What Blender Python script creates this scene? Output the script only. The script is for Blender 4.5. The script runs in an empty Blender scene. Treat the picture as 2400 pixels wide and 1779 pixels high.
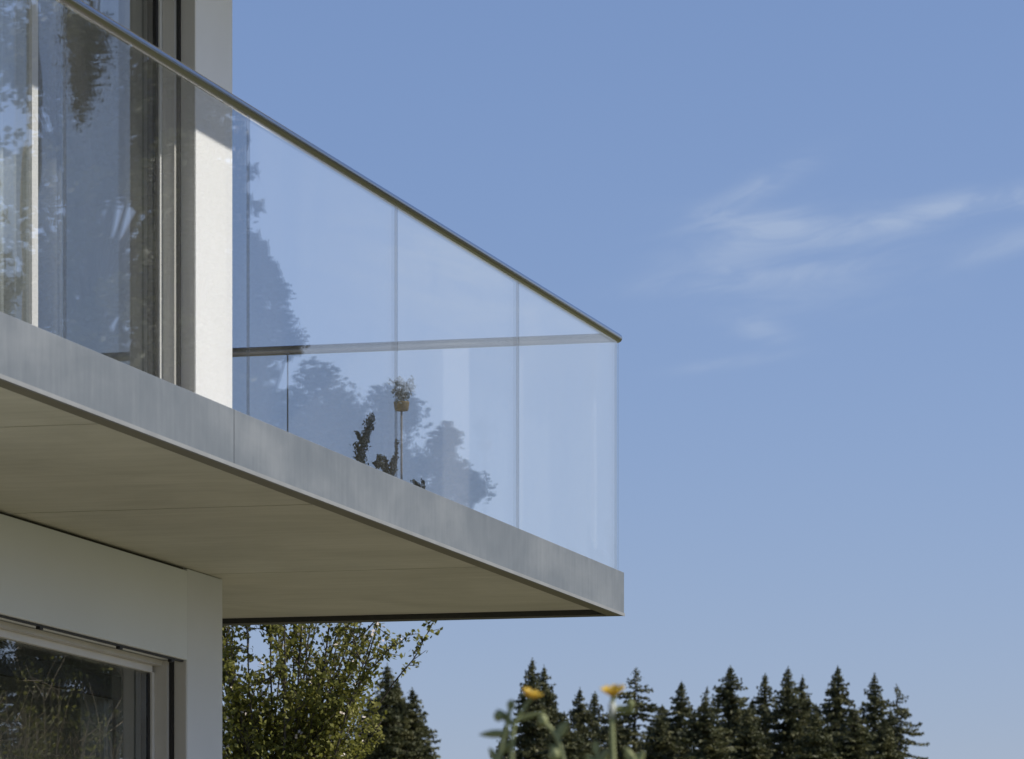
import bpy, math, random
import numpy as np
from mathutils import Vector, Matrix

R = math.radians
SC = bpy.context.scene

# ------------------------------------------------------------------ camera
EYE = 0.75                                    # eye height over the lawn
cam_d = bpy.data.cameras.new('camera')
cam = bpy.data.objects.new('camera', cam_d)
SC.collection.objects.link(cam)
cam.location = (0, 0, EYE)
cam.rotation_euler = (R(90), 0, 0)
cam_d.sensor_width = 36.0
cam_d.lens = 171.0                            # f = 11400 px at 2400 px width
cam_d.shift_y = 0.6677                        # shift lens: level camera, upright verticals
cam_d.clip_start = 0.5
cam_d.clip_end = 6000
cam_d.dof.use_dof = True
cam_d.dof.focus_distance = 20.5
cam_d.dof.aperture_fstop = 17.0
SC.camera = cam

# ------------------------------------------------------------------ world, sun, exposure
SUN_AZ = 92.0        # clockwise from +Y (straight to the right of the view)
SUN_EL = 40.5
world = bpy.data.worlds.new('World'); SC.world = world
world.use_nodes = True
wn = world.node_tree; wn.nodes.clear()
def N(nt, t, **kw):
    n = nt.nodes.new(t)
    for k, v in kw.items(): setattr(n, k, v)
    return n
def L(nt, a, b): nt.links.new(a, b)
def math_node(nt, op, a, b=None, c=None, clamp=False):
    m = N(nt, 'ShaderNodeMath', operation=op); m.use_clamp = clamp
    for i, v in enumerate((a, b, c)):
        if v is None: continue
        if isinstance(v, (int, float)): m.inputs[i].default_value = v
        else: L(nt, v, m.inputs[i])
    return m.outputs[0]
def ramp(nt, fac, stops):
    r = N(nt, 'ShaderNodeValToRGB'); e = r.color_ramp.elements
    e[0].position, e[0].color = stops[0][0], (*stops[0][1], 1)
    e[1].position, e[1].color = stops[-1][0], (*stops[-1][1], 1)
    for pos, c in stops[1:-1]:
        q = e.new(pos); q.color = (*c, 1)
    L(nt, fac, r.inputs[0]); return r.outputs[0]
sky = N(wn, 'ShaderNodeTexSky'); sky.sky_type = 'NISHITA'
sky.sun_disc = False
sky.sun_elevation = R(SUN_EL)
sky.sun_rotation = R(SUN_AZ)
sky.altitude = 600; sky.air_density = 1.0; sky.dust_density = 0.35; sky.ozone_density = 3.0
bg = N(wn, 'ShaderNodeBackground'); bg.inputs['Strength'].default_value = 0.105
wo = N(wn, 'ShaderNodeOutputWorld')
# cirrus wisps, laid out in compass bearing / height angle (degrees)
geo = N(wn, 'ShaderNodeNewGeometry')
sep = N(wn, 'ShaderNodeSeparateXYZ')
tc = N(wn, 'ShaderNodeTexCoord')
L(wn, tc.outputs['Generated'], sep.inputs[0])
X, Y, Z = sep.outputs
az = math_node(wn, 'MULTIPLY', math_node(wn, 'ARCTAN2', X, Y), 57.2958)
el = math_node(wn, 'MULTIPLY', math_node(wn, 'ARCSINE', Z), 57.2958)
def blob(ca, ce, wa, we, tilt, gain):
    """soft elongated patch of cirrus round bearing ca, height ce"""
    t = math.tan(R(tilt))
    da = math_node(wn, 'SUBTRACT', az, ca)
    de = math_node(wn, 'SUBTRACT', math_node(wn, 'SUBTRACT', el, ce), math_node(wn, 'MULTIPLY', da, t))
    q = math_node(wn, 'ADD', math_node(wn, 'POWER', math_node(wn, 'ABSOLUTE', math_node(wn, 'DIVIDE', da, wa)), 2.0),
                  math_node(wn, 'POWER', math_node(wn, 'ABSOLUTE', math_node(wn, 'DIVIDE', de, we)), 2.0))
    return math_node(wn, 'MULTIPLY', math_node(wn, 'EXPONENT', math_node(wn, 'MULTIPLY', q, -1.0)), gain)
# streaky noise in bearing/height space
def streak(sx, sy, rot, scale, detail, off):
    comb = N(wn, 'ShaderNodeCombineXYZ'); L(wn, az, comb.inputs[0]); L(wn, el, comb.inputs[1])
    mp = N(wn, 'ShaderNodeMapping'); mp.inputs['Rotation'].default_value = (0, 0, R(rot))
    L(wn, comb.outputs[0], mp.inputs['Vector'])
    mp2 = N(wn, 'ShaderNodeMapping'); mp2.inputs['Scale'].default_value = (sx, sy, 1); mp2.inputs['Location'].default_value = off
    L(wn, mp.outputs[0], mp2.inputs['Vector'])
    nz = N(wn, 'ShaderNodeTexNoise'); nz.inputs['Scale'].default_value = scale; nz.inputs['Detail'].default_value = detail
    nz.inputs['Roughness'].default_value = 0.55; nz.inputs['Distortion'].default_value = 0.6
    L(wn, mp2.outputs[0], nz.inputs['Vector'])
    return nz.outputs['Fac']
st = streak(0.9, 3.4, -11, 1.0, 8, (3.1, 1.7, 0))
mr = N(wn, 'ShaderNodeMapRange'); mr.inputs['From Min'].default_value = 0.38; mr.inputs['From Max'].default_value = 0.64
L(wn, st, mr.inputs['Value']); strk = mr.outputs[0]
blobs = [(2.85, 10.15, .60, .16, 26, .9), (3.10, 9.78, .80, .20, -4, 1.15), (2.60, 9.50, .70, .22, 12, .5), (2.35, 9.13, .80, .13, 7, .85),
         (4.9, 9.88, .9, .15, 12, 1.15), (5.9, 10.02, .9, .12, 3, 1.0), (5.9, 9.55, .7, .16, 14, .6), (3.7, 9.22, 1.2, .14, 6, .5),
         (2.9, 8.58, .32, .13, -8, .9), (2.6, 8.20, .6, .07, 8, .45), (3.4, 8.9, 1.3, .2, 3, .3), (3.5, 9.5, 1.5, .4, 3, .2),
         (30.2, 9.3, 1.3, .9, 5, 1.2), (27.9, 9.0, 1.2, .5, 8, .8)]
tot = None
for b_ in blobs:
    v = blob(*b_); tot = v if tot is None else math_node(wn, 'ADD', tot, v)
# the same thin cirrus carries on over the rest of the sky
wide = streak(0.05, 0.16, -10, 1.0, 5, (7.3, 2.2, 0))
mr2 = N(wn, 'ShaderNodeMapRange'); mr2.inputs['From Min'].default_value = 0.56; mr2.inputs['From Max'].default_value = 0.80
mr2.inputs['To Max'].default_value = 0.8
L(wn, wide, mr2.inputs['Value'])
keep = N(wn, 'ShaderNodeMapRange'); keep.inputs['From Min'].default_value = 12; keep.inputs['From Max'].default_value = 22
L(wn, el, keep.inputs['Value'])
far = math_node(wn, 'MULTIPLY', mr2.outputs[0], keep.outputs[0])
cl = math_node(wn, 'MULTIPLY', tot, math_node(wn, 'ADD', math_node(wn, 'MULTIPLY', strk, 0.80), 0.22))
cl = math_node(wn, 'ADD', cl, far, clamp=True)
cl = math_node(wn, 'MULTIPLY', cl, 0.36)
cl = math_node(wn, 'ADD', cl, blob(29.0, 8.5, 5.0, 7.0, 0, .62), clamp=True)   # unseen thin high veil, added to brighten the sky mirrored in the glass
tint = N(wn, 'ShaderNodeMix', data_type='RGBA', blend_type='MULTIPLY'); tint.inputs['Factor'].default_value = 1.0
L(wn, sky.outputs[0], tint.inputs['A']); 
tg = N(wn, 'ShaderNodeMapRange'); tg.inputs['From Min'].default_value = 2.0; tg.inputs['From Max'].default_value = 13.0
L(wn, el, tg.inputs['Value'])
L(wn, ramp(wn, tg.outputs[0], [(0.0, (.80, .735, .91)), (1.0, (1.0, .94, 1.06))]), tint.inputs['B'])
mixc = N(wn, 'ShaderNodeMix', data_type='RGBA')
L(wn, cl, mixc.inputs['Factor']); L(wn, tint.outputs['Result'], mixc.inputs['A']); mixc.inputs['B'].default_value = (5.4, 6.15, 7.2, 1)
L(wn, mixc.outputs['Result'], bg.inputs['Color']); L(wn, bg.outputs[0], wo.inputs['Surface'])

sun_d = bpy.data.lights.new('sun', 'SUN'); sun_d.energy = 5.0; sun_d.angle = R(0.53); sun_d.color = (1.0, 0.95, 0.87)
sun = bpy.data.objects.new('sun', sun_d); SC.collection.objects.link(sun)
sd = Vector((math.sin(R(SUN_AZ)) * math.cos(R(SUN_EL)), math.cos(R(SUN_AZ)) * math.cos(R(SUN_EL)), math.sin(R(SUN_EL))))
sun.rotation_euler = sd.to_track_quat('Z', 'Y').to_euler()
sun.location = (30, 10, 30)

vs = SC.view_settings
vs.view_transform = 'Standard'; vs.look = 'None'; vs.exposure = 0.0; vs.gamma = 1.0; vs.use_curve_mapping = False
SC.cycles.max_bounces = 12; SC.cycles.transparent_max_bounces = 24; SC.cycles.glossy_bounces = 8

# ------------------------------------------------------------------ helpers
def tag(o, label=None, cat=None, group=None, kind=None):
    if label: o['label'] = label
    if cat: o['category'] = cat
    if group: o['group'] = group
    if kind: o['kind'] = kind
    return o
def empty(name, loc=(0, 0, 0), rz=0.0):
    o = bpy.data.objects.new(name, None); SC.collection.objects.link(o)
    o.location = loc; o.rotation_euler = (0, 0, rz); o.empty_display_size = 0.3
    return o
def link(name, me, mat, parent=None):
    o = bpy.data.objects.new(name, me); SC.collection.objects.link(o)
    if mat is not None:
        for m in (mat if isinstance(mat, (list, tuple)) else [mat]): me.materials.append(m)
    if parent is not None: o.parent = parent
    return o
def mesh_from(verts, faces, name='mesh', smooth=False, mats=None):
    me = bpy.data.meshes.new(name)
    me.from_pydata([tuple(v) for v in verts], [], [tuple(f) for f in faces]); me.update()
    if smooth: me.polygons.foreach_set('use_smooth', [True] * len(me.polygons))
    if mats is not None: me.polygons.foreach_set('material_index', mats)
    return me
def np_mesh(verts, quads, name='mesh', nside=4, smooth=False):
    """fast mesh from numpy arrays; quads (n, nside)"""
    me = bpy.data.meshes.new(name)
    me.vertices.add(len(verts)); me.vertices.foreach_set('co', np.ascontiguousarray(verts, dtype=np.float32).ravel())
    n = len(quads)
    me.loops.add(n * nside); me.loops.foreach_set('vertex_index', np.ascontiguousarray(quads, dtype=np.int32).ravel())
    me.polygons.add(n); me.polygons.foreach_set('loop_start', np.arange(0, n * nside, nside, dtype=np.int32))
    me.update(calc_edges=True)
    if smooth: me.polygons.foreach_set('use_smooth', np.ones(n, dtype=bool))
    return me
class MB:
    """collects boxes (optionally bevelled), prisms and tubes into one mesh"""
    def __init__(s): s.v = []; s.f = []
    def box(s, a, b, bev=0.0):
        x0, y0, z0 = (min(a[i], b[i]) for i in range(3)); x1, y1, z1 = (max(a[i], b[i]) for i in range(3))
        if bev <= 0:
            o = len(s.v)
            s.v += [(x0, y0, z0), (x1, y0, z0), (x1, y1, z0), (x0, y1, z0), (x0, y0, z1), (x1, y0, z1), (x1, y1, z1), (x0, y1, z1)]
            s.f += [tuple(o + i for i in q) for q in ((0, 3, 2, 1), (4, 5, 6, 7), (0, 1, 5, 4), (1, 2, 6, 5), (2, 3, 7, 6), (3, 0, 4, 7))]
            return s
        import bmesh
        bm = bmesh.new(); bmesh.ops.create_cube(bm, size=1.0)
        for v in bm.verts: v.co = Vector(((x0 + x1) / 2 + v.co.x * (x1 - x0), (y0 + y1) / 2 + v.co.y * (y1 - y0), (z0 + z1) / 2 + v.co.z * (z1 - z0)))
        bmesh.ops.bevel(bm, geom=list(bm.edges), offset=bev, segments=2, affect='EDGES', profile=0.6)
        o = len(s.v); bm.verts.index_update()
        s.v += [tuple(v.co) for v in bm.verts]
        s.f += [tuple(o + v.index for v in f.verts) for f in bm.faces]
        bm.free(); return s
    def tube(s, pts, rad, n=12, caps=True):
        pts = [Vector(p) for p in pts]; m = len(pts)
        rads = [rad] * m if isinstance(rad, (int, float)) else list(rad)
        o = len(s.v); ref = None
        for i, p in enumerate(pts):
            d = ((pts[min(i + 1, m - 1)] - pts[max(i - 1, 0)])).normalized()
            if ref is None: ref = Vector((0, 0, 1)) if abs(d.z) < .9 else Vector((1, 0, 0))
            u = d.cross(ref).normalized(); w = u.cross(d).normalized(); ref = w
            for k in range(n):
                a = 2 * math.pi * k / n
                s.v.append(tuple(p + (u * math.cos(a) + w * math.sin(a)) * rads[i]))
        for i in range(m - 1):
            for k in range(n):
                k2 = (k + 1) % n
                s.f.append((o + i * n + k, o + i * n + k2, o + (i + 1) * n + k2, o + (i + 1) * n + k))
        if caps:
            s.f.append(tuple(o + k for k in range(n))[::-1]); s.f.append(tuple(o + (m - 1) * n + k for k in range(n)))
        return s
    def mesh(s, name='mesh', smooth=False):
        return mesh_from(s.v, s.f, name, smooth)

# ------------------------------------------------------------------ materials
def new_mat(name):
    m = bpy.data.materials.new(name); m.use_nodes = True
    nt = m.node_tree; p = nt.nodes['Principled BSDF']
    return m, nt, p
def noise(nt, scale, detail=4, rough=.55, dist=0.0, vec=None, sc=None, rot=None):
    n = N(nt, 'ShaderNodeTexNoise'); n.inputs['Scale'].default_value = scale; n.inputs['Detail'].default_value = detail
    n.inputs['Roughness'].default_value = rough; n.inputs['Distortion'].default_value = dist
    t = N(nt, 'ShaderNodeTexCoord'); mp = N(nt, 'ShaderNodeMapping')
    if sc: mp.inputs['Scale'].default_value = sc
    if rot: mp.inputs['Rotation'].default_value = rot
    L(nt, t.outputs['Object'], mp.inputs['Vector']); L(nt, mp.outputs[0], n.inputs['Vector'])
    return n.outputs['Fac']
def bump(nt, p, h, strength, dist=0.01):
    b = N(nt, 'ShaderNodeBump'); b.inputs['Strength'].default_value = strength; b.inputs['Distance'].default_value = dist
    L(nt, h, b.inputs['Height']); L(nt, b.outputs[0], p.inputs['Normal'])

def mat_plain(name, col, rough=.6, metal=0.0, var=.06, nscale=6.0, bmp=0.0, bscale=200.0, spec=.5):
    m, nt, p = new_mat(name)
    lo = tuple(c * (1 - var) for c in col); hi = tuple(min(1, c * (1 + var)) for c in col)
    L(nt, ramp(nt, noise(nt, nscale, 5), [(.3, lo), (.7, hi)]), p.inputs['Base Color'])
    p.inputs['Roughness'].default_value = rough; p.inputs['Metallic'].default_value = metal
    p.inputs['Specular IOR Level'].default_value = spec
    if bmp: bump(nt, p, noise(nt, bscale, 3), bmp, .002)
    return m
M = {}
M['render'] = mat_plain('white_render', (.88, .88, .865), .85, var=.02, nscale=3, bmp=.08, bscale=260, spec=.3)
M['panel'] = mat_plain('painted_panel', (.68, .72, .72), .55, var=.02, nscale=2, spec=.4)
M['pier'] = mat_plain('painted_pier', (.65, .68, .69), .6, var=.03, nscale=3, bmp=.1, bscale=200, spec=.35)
M['frame'] = mat_plain('grey_window_frame', (.50, .49, .45), .45, var=.02, nscale=8)
M['frame_light'] = mat_plain('pale_window_frame', (.66, .66, .63), .4, var=.02, nscale=8)
M['gasket'] = mat_plain('black_gasket', (.012, .012, .012), .6, var=.1)
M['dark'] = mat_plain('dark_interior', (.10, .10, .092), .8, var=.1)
M['floor'] = mat_plain('deck_screed', (.42, .40, .37), .8, var=.1, nscale=4)
M['lip'] = mat_plain('dark_drip_profile', (.115, .11, .07), .6, var=.12, nscale=3)
M['roof'] = mat_plain('roof_board', (.62, .61, .58), .7, var=.04)

def mat_fascia():
    m, nt, p = new_mat('brushed_grey_fascia')
    big = noise(nt, 1.0, 4, .5, .6, sc=(.9, 1, 2.6))
    fine = noise(nt, 9.0, 6, .6, .2)
    streak_ = noise(nt, 5.0, 3, .5, 0, sc=(6, 1, .8))
    a = math_node(nt, 'ADD', math_node(nt, 'MULTIPLY', big, .62), math_node(nt, 'MULTIPLY', fine, .20))
    a = math_node(nt, 'ADD', a, math_node(nt, 'MULTIPLY', streak_, .18))
    L(nt, ramp(nt, a, [(.36, (.105, .121, .134)), (.5, (.138, .154, .166)), (.64, (.19, .205, .214))]), p.inputs['Base Color'])
    p.inputs['Roughness'].default_value = .52; p.inputs['Metallic'].default_value = .0
    p.inputs['Specular IOR Level'].default_value = .35
    bump(nt, p, noise(nt, 1.6, 3, .5, .5), .12, .02)
    return m
M['fascia'] = mat_fascia()
def mat_soffit():
    m, nt, p = new_mat('board_marked_soffit')
    grain = noise(nt, 3.0, 6, .6, .4, sc=(7, .7, 1))
    big = noise(nt, 1.3, 6, .6, .9)
    a = math_node(nt, 'ADD', math_node(nt, 'MULTIPLY', grain, .33), math_node(nt, 'MULTIPLY', big, .67))
    L(nt, ramp(nt, a, [(.34, (.385, .385, .305)), (.5, (.462, .462, .372)), (.64, (.535, .532, .435))]), p.inputs['Base Color'])
    p.inputs['Roughness'].default_value = .7; p.inputs['Specular IOR Level'].default_value = .3
    bump(nt, p, noise(nt, 30, 4, .6, 0, sc=(5, .5, 1)), .15, .003)
    return m
M['soffit'] = mat_soffit()
def mat_steel():
    m, nt, p = new_mat('brushed_stainless_steel')
    p.inputs['Metallic'].default_value = 1.0
    L(nt, ramp(nt, noise(nt, 30, 4, .6, 0, sc=(.3, 4, 4)), [(.3, (.125, .130, .135)), (.7, (.175, .180, .185))]), p.inputs['Base Color'])
    L(nt, math_node(nt, 'ADD', math_node(nt, 'MULTIPLY', noise(nt, 40, 3, .5, 0, sc=(.3, 5, 5)), .08), .15), p.inputs['Roughness'])
    p.inputs['Specular Tint'].default_value = (1, 1, 1, 1)
    p.inputs['Coat Weight'].default_value = 1.0; p.inputs['Coat Roughness'].default_value = .16
    return m
M['steel'] = mat_steel()
def mat_glass(name, tint_, ripple=.0, rscale=.7, gloss_tint=(1, 1, 1), dirt=0.0, index=1.52):
    """pane glass: each face mirrors by Fresnel and lets the rest straight through"""
    m = bpy.data.materials.new(name); m.use_nodes = True; nt = m.node_tree; nt.nodes.clear()
    out = N(nt, 'ShaderNodeOutputMaterial'); g = N(nt, 'ShaderNodeNewGeometry')
    fr = N(nt, 'ShaderNodeFresnel')
    ior = math_node(nt, 'ADD', index, math_node(nt, 'MULTIPLY', g.outputs['Backfacing'], 1 / index - index))
    L(nt, ior, fr.inputs['IOR'])
    tr = N(nt, 'ShaderNodeBsdfTransparent'); tr.inputs[0].default_value = (*tint_, 1)
    gl = N(nt, 'ShaderNodeBsdfGlossy'); gl.inputs['Roughness'].default_value = 0.0; gl.inputs[0].default_value = (*gloss_tint, 1)
    mx = N(nt, 'ShaderNodeMixShader'); L(nt, fr.outputs[0], mx.inputs[0]); L(nt, tr.outputs[0], mx.inputs[1]); L(nt, gl.outputs[0], mx.inputs[2])
    last = mx.outputs[0]
    if ripple:
        b = N(nt, 'ShaderNodeBump'); b.inputs['Strength'].default_value = 1.0; b.inputs['Distance'].default_value = ripple
        L(nt, noise(nt, rscale, 2, .4, 0), b.inputs['Height']); L(nt, b.outputs[0], gl.inputs['Normal'])
    if dirt:
        d = N(nt, 'ShaderNodeBsdfDiffuse'); d.inputs[0].default_value = (.75, .76, .74, 1)
        m2 = N(nt, 'ShaderNodeMixShader'); L(nt, last, m2.inputs[1]); L(nt, d.outputs[0], m2.inputs[2])
        f = math_node(nt, 'MULTIPLY', math_node(nt, 'POWER', noise(nt, 2.5, 5, .6, .3, sc=(1, 1, .35)), 2.0), dirt * 4)
        L(nt, f, m2.inputs[0]); last = m2.outputs[0]
    L(nt, last, out.inputs['Surface']); return m
M['glass'] = mat_glass('balustrade_glass', (.985, .99, .99), ripple=.0004, rscale=1.1, dirt=.012, index=1.62)
M['window_glass'] = mat_glass('window_glass', (.90, .92, .92), ripple=.0009, rscale=1.3, index=2.05)
def mat_edge():
    m, nt, p = new_mat('glass_edge')
    p.inputs['Base Color'].default_value = (.10, .12, .14, 1); p.inputs['Roughness'].default_value = .25
    tr = N(nt, 'ShaderNodeBsdfTransparent'); mx = N(nt, 'ShaderNodeMixShader'); mx.inputs[0].default_value = .26
    out = nt.nodes['Material Output']; L(nt, tr.outputs[0], mx.inputs[1]); L(nt, p.outputs[0], mx.inputs[2]); L(nt, mx.outputs[0], out.inputs['Surface'])
    return m
M['edge'] = mat_edge()
def mat_curtain():
    m, nt, p = new_mat('pale_curtain')
    p.inputs['Base Color'].default_value = (.82, .82, .80, 1); p.inputs['Roughness'].default_value = .9
    return m
M['curtain'] = mat_curtain()
def mat_leaf(name, stops, nscale, trans=.3, rough=.6):
    m, nt, p = new_mat(name)
    c = ramp(nt, noise(nt, nscale, 3, .6), stops)
    L(nt, c, p.inputs['Base Color']); p.inputs['Roughness'].default_value = rough; p.inputs['Specular IOR Level'].default_value = .25
    t = N(nt, 'ShaderNodeBsdfTranslucent'); L(nt, c, t.inputs[0])
    mx = N(nt, 'ShaderNodeMixShader'); mx.inputs[0].default_value = trans
    out = nt.nodes['Material Output']; L(nt, p.outputs[0], mx.inputs[1]); L(nt, t.outputs[0], mx.inputs[2]); L(nt, mx.outputs[0], out.inputs['Surface'])
    return m
M['leaf'] = mat_leaf('spring_leaves', [(.3, (.080, .086, .014)), (.5, (.19, .19, .036)), (.7, (.35, .335, .10))], 9, .42)
M['needle'] = mat_leaf('spruce_needles', [(.3, (.048, .056, .030)), (.5, (.10, .104, .044)), (.72, (.18, .168, .070))], .9, .2)
M['needle2'] = mat_leaf('pine_needles', [(.3, (.03, .042, .02)), (.7, (.075, .085, .04))], 2, .12)
M['broad'] = mat_leaf('broad_leaves', [(.3, (.045, .055, .020)), (.7, (.13, .135, .05))], 2, .25)
M['bark'] = mat_plain('bark', (.075, .062, .048), .9, var=.3, nscale=14, bmp=.8, bscale=40)
M['bark_pale'] = mat_plain('pale_branch_bark', (.34, .27, .17), .85, var=.3, nscale=10)
M['blossom'] = mat_plain('pale_blossom', (.70, .62, .56), .7, var=.15)

# ------------------------------------------------------------------ setting: ground
# lawn round the house, rising far behind it into the wooded hill
gx = np.concatenate([np.linspace(-900, -60, 22), np.linspace(-50, 60, 45), np.linspace(70, 900, 22)])
gy = np.concatenate([np.linspace(-300, -20, 10), np.linspace(-15, 60, 40), np.linspace(70, 1600, 60)])
def ground_z(x, y):
    rise = np.clip((y - 120) / 160, 0, None)
    z = 6.5 * np.clip(rise, 0, 1) ** 1.4 + np.where(rise > 1, (rise - 1) * 2.0, 0)
    side = np.clip((np.abs(x) - 60) / 300, 0, 1) * 1.5
    return z + side * np.clip((y - 60) / 100, 0, 1) + .05 * np.sin(x * .13) * np.cos(y * .11)
GX, GY = np.meshgrid(gx, gy); GZ = ground_z(GX, GY)
gv = np.stack([GX.ravel(), GY.ravel(), GZ.ravel()], 1); nx, ny = len(gx), len(gy)
ii, jj = np.meshgrid(np.arange(nx - 1), np.arange(ny - 1)); b0 = (jj * nx + ii).ravel()
gq = np.stack([b0, b0 + 1, b0 + nx + 1, b0 + nx], 1)
m, nt, p = new_mat('meadow_ground')
L(nt, ramp(nt, noise(nt, .6, 6, .6), [(.3, (.075, .085, .025)), (.55, (.13, .125, .045)), (.75, (.19, .16, .075))]), p.inputs['Base Color'])
p.inputs['Roughness'].default_value = .95; bump(nt, p, noise(nt, 12, 5), .6, .05)
o = link('ground', np_mesh(gv, gq, 'ground', smooth=True), m); tag(o, kind='structure')

# ------------------------------------------------------------------ house frame of reference
# local x runs along the facade towards the far end of the balcony, y into the house, origin at the balcony's outer corner
CORNER = (0.485, 21.03, 0.0)
ROT = math.atan2(.9669, .2553)
def local(t, s, z):            # t metres back from the outer corner, s metres in from the fascia, z metres above eye
    return (-t, s, z + EYE)
LIP, SOF, TOP = 1.935, 1.958, 2.122          # underside of lip, soffit, top of slab (above eye)
RAIL = 3.135
WALL = 1.25                                  # wall plane behind the fascia

# unseen gravel surface by the house, added to bounce warm light onto the soffit
a_ = math.cos(ROT), math.sin(ROT)
def wpt(t, s): return (CORNER[0] + a_[0] * (-t) - a_[1] * s, CORNER[1] + a_[1] * (-t) + a_[0] * s)
q = [wpt(-3, -3.2), wpt(-3, 9), wpt(16, 9), wpt(16, -3.2)]
tv = [(x, y, .056) for x, y in q]
m, nt, p = new_mat('bounce_gravel')
L(nt, ramp(nt, noise(nt, 60, 6, .7), [(.3, (.15, .13, .095)), (.7, (.26, .225, .165))]), p.inputs['Base Color'])
p.inputs['Roughness'].default_value = .95; bump(nt, p, noise(nt, 80, 3), .7, .01)
mb = MB(); mb.v = tv + [(x, y, -.1) for x, y, _ in tv]; mb.f = [(0, 3, 2, 1), (0, 1, 5, 4), (1, 2, 6, 5), (2, 3, 7, 6), (3, 0, 4, 7)]
me = mb.mesh('bounce_terrace')
o = link('bounce_terrace', me, m); tag(o, kind='structure')

# ------------------------------------------------------------------ house
house = empty('house', CORNER, ROT)
tag(house, 'white rendered two storey house with flush grey framed glass doors', 'house')
def part(name, a, b, mat, parent=house, bev=0.0):
    mb = MB(); mb.box(local(*a), local(*b), bev); return link(name, mb.mesh(name), mat, parent)
FL = TOP + .01; CEIL = 4.78; BACK = 9.0; LEN = 15.0
GZ0 = -EYE + .06
# upper storey
UPE, UPJ = 1.618, 2.087
part('upper_pier', (UPE, WALL, FL), (UPJ, WALL + .30, CEIL), M['render'], bev=.004)
part('upper_side_wall', (UPE + .002, WALL + .302, FL), (UPE + .30, BACK, CEIL), M['render'])
part('back_wall', (UPE + .302, BACK - .3, FL), (LEN, BACK, CEIL), M['render'])
part('upper_ceiling', (UPE + .302, WALL + .42, CEIL - .05), (LEN, BACK - .302, CEIL - .002), M['render'])
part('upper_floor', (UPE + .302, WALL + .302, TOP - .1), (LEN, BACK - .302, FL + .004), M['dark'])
part('near_wall', (LEN + .002, WALL, GZ0), (LEN + .3, BACK, CEIL), M['render'])
part('room_divider', (7.0, WALL + .50, FL + .01), (7.15, BACK - .31, CEIL - .06), M['render'])
# shadow gap, jamb and the sliding glass door upstairs
part('shadow_gap', (UPJ + .0005, WALL + .061, FL), (UPJ + .02, WALL + .075, CEIL), M['gasket'])
part('door_jamb_cover', (UPJ + .004, WALL + .075, FL), (UPJ + .045, WALL + .124, CEIL), M['frame'])
part('pier_lining', (UPJ + .0006, WALL + .004, FL), (UPJ + .004, WALL + .061, CEIL), M['frame'])
door = part('glass_door', (UPJ + .003, WALL + .125, FL), (UPJ + .075, WALL + .20, CEIL), M['frame_light'])
door['label'] = 'pale framed floor to ceiling sliding door upstairs'
GS = WALL + .139                                 # outer face of the door glass
part('gasket', (UPJ + .0755, GS - .008, FL), (UPJ + .10, GS + .03, CEIL), M['gasket'], door)
part('pane', (UPJ + .101, GS, FL), (3.535, GS + .024, CEIL), M['window_glass'], door)
part('mullion', (3.536, WALL + .128, FL), (3.60, WALL + .19, CEIL), M['frame_light'], door)
part('pane', (3.601, GS, FL), (5.10, GS + .024, CEIL), M['window_glass'], door)
part('mullion', (5.101, WALL + .128, FL), (5.165, WALL + .19, CEIL), M['frame_light'], door)
part('pane', (5.166, GS, FL), (6.90, GS + .024, CEIL), M['window_glass'], door)
part('upper_front_wall', (6.902, WALL, FL), (LEN, WALL + .3, CEIL), M['render'])
part('door_head', (UPJ + .002, WALL + .002, CEIL - .16), (6.9, WALL + .124, CEIL - .001), M['frame_light'], door)
# flat roof with deep eaves
roof = part('roof', (-.05, .02, CEIL + .002), (LEN + .3, BACK + .4, CEIL + .26), M['roof'], bev=.01)
# lower storey
LPE, LPJ = 1.747, 2.204
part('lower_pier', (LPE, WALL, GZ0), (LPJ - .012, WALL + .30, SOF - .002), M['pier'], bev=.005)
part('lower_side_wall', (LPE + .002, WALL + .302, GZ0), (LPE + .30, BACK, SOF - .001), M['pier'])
part('lower_back_wall', (LPE + .302, BACK - .3, GZ0), (LEN, BACK, SOF - .002), M['render'])
LINT = 1.593
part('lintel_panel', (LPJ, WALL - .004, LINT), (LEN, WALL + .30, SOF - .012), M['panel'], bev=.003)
part('lintel_joint', (LPJ - .0115, WALL + .012, LINT + .002), (LPJ - .0005, WALL + .29, SOF - .014), M['lip'])
part('soffit_seal', (LPJ, WALL + .014, SOF - .0115), (LEN, WALL + .1, SOF - .001), M['gasket'])
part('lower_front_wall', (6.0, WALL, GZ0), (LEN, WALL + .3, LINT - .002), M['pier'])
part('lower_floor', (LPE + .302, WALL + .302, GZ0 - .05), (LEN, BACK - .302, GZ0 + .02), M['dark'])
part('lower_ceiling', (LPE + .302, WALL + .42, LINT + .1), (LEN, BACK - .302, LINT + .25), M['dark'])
part('lower_lining', (LPJ - .0115, WALL + .002, GZ0), (LPJ + .002, WALL + .050, LINT - .002), M['frame'])
part('shadow_gap', (LPJ - .011, WALL + .051, GZ0), (LPJ + .012, WALL + .068, LINT - .002), M['gasket'])
win = part('window', (LPJ - .010, WALL + .0685, GZ0 + .1), (LPJ + .040, WALL + .128, LINT - .003), M['frame'])
win['label'] = 'large fixed window with beige frame under the balcony'
part('sash_stile', (LPJ + .0405, WALL + .119, GZ0 + .1), (LPJ + .066, WALL + .17, LINT - .05), M['frame_light'], win)
part('gasket', (LPJ + .0665, WALL + .128, GZ0 + .1), (LPJ + .088, WALL + .16, LINT - .055), M['gasket'], win)
part('frame_head', (LPJ + .0405, WALL + .085, LINT - .024), (5.99, WALL + .128, LINT - .003), M['frame'], win)
part('sash_head', (LPJ + .0665, WALL + .119, LINT - .052), (5.99, WALL + .17, LINT - .0245), M['frame_light'], win)
part('blind_slot', (LPJ + .001, WALL + .012, LINT - .008), (5.99, WALL + .024, LINT - .0005), M['gasket'], win)
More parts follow.
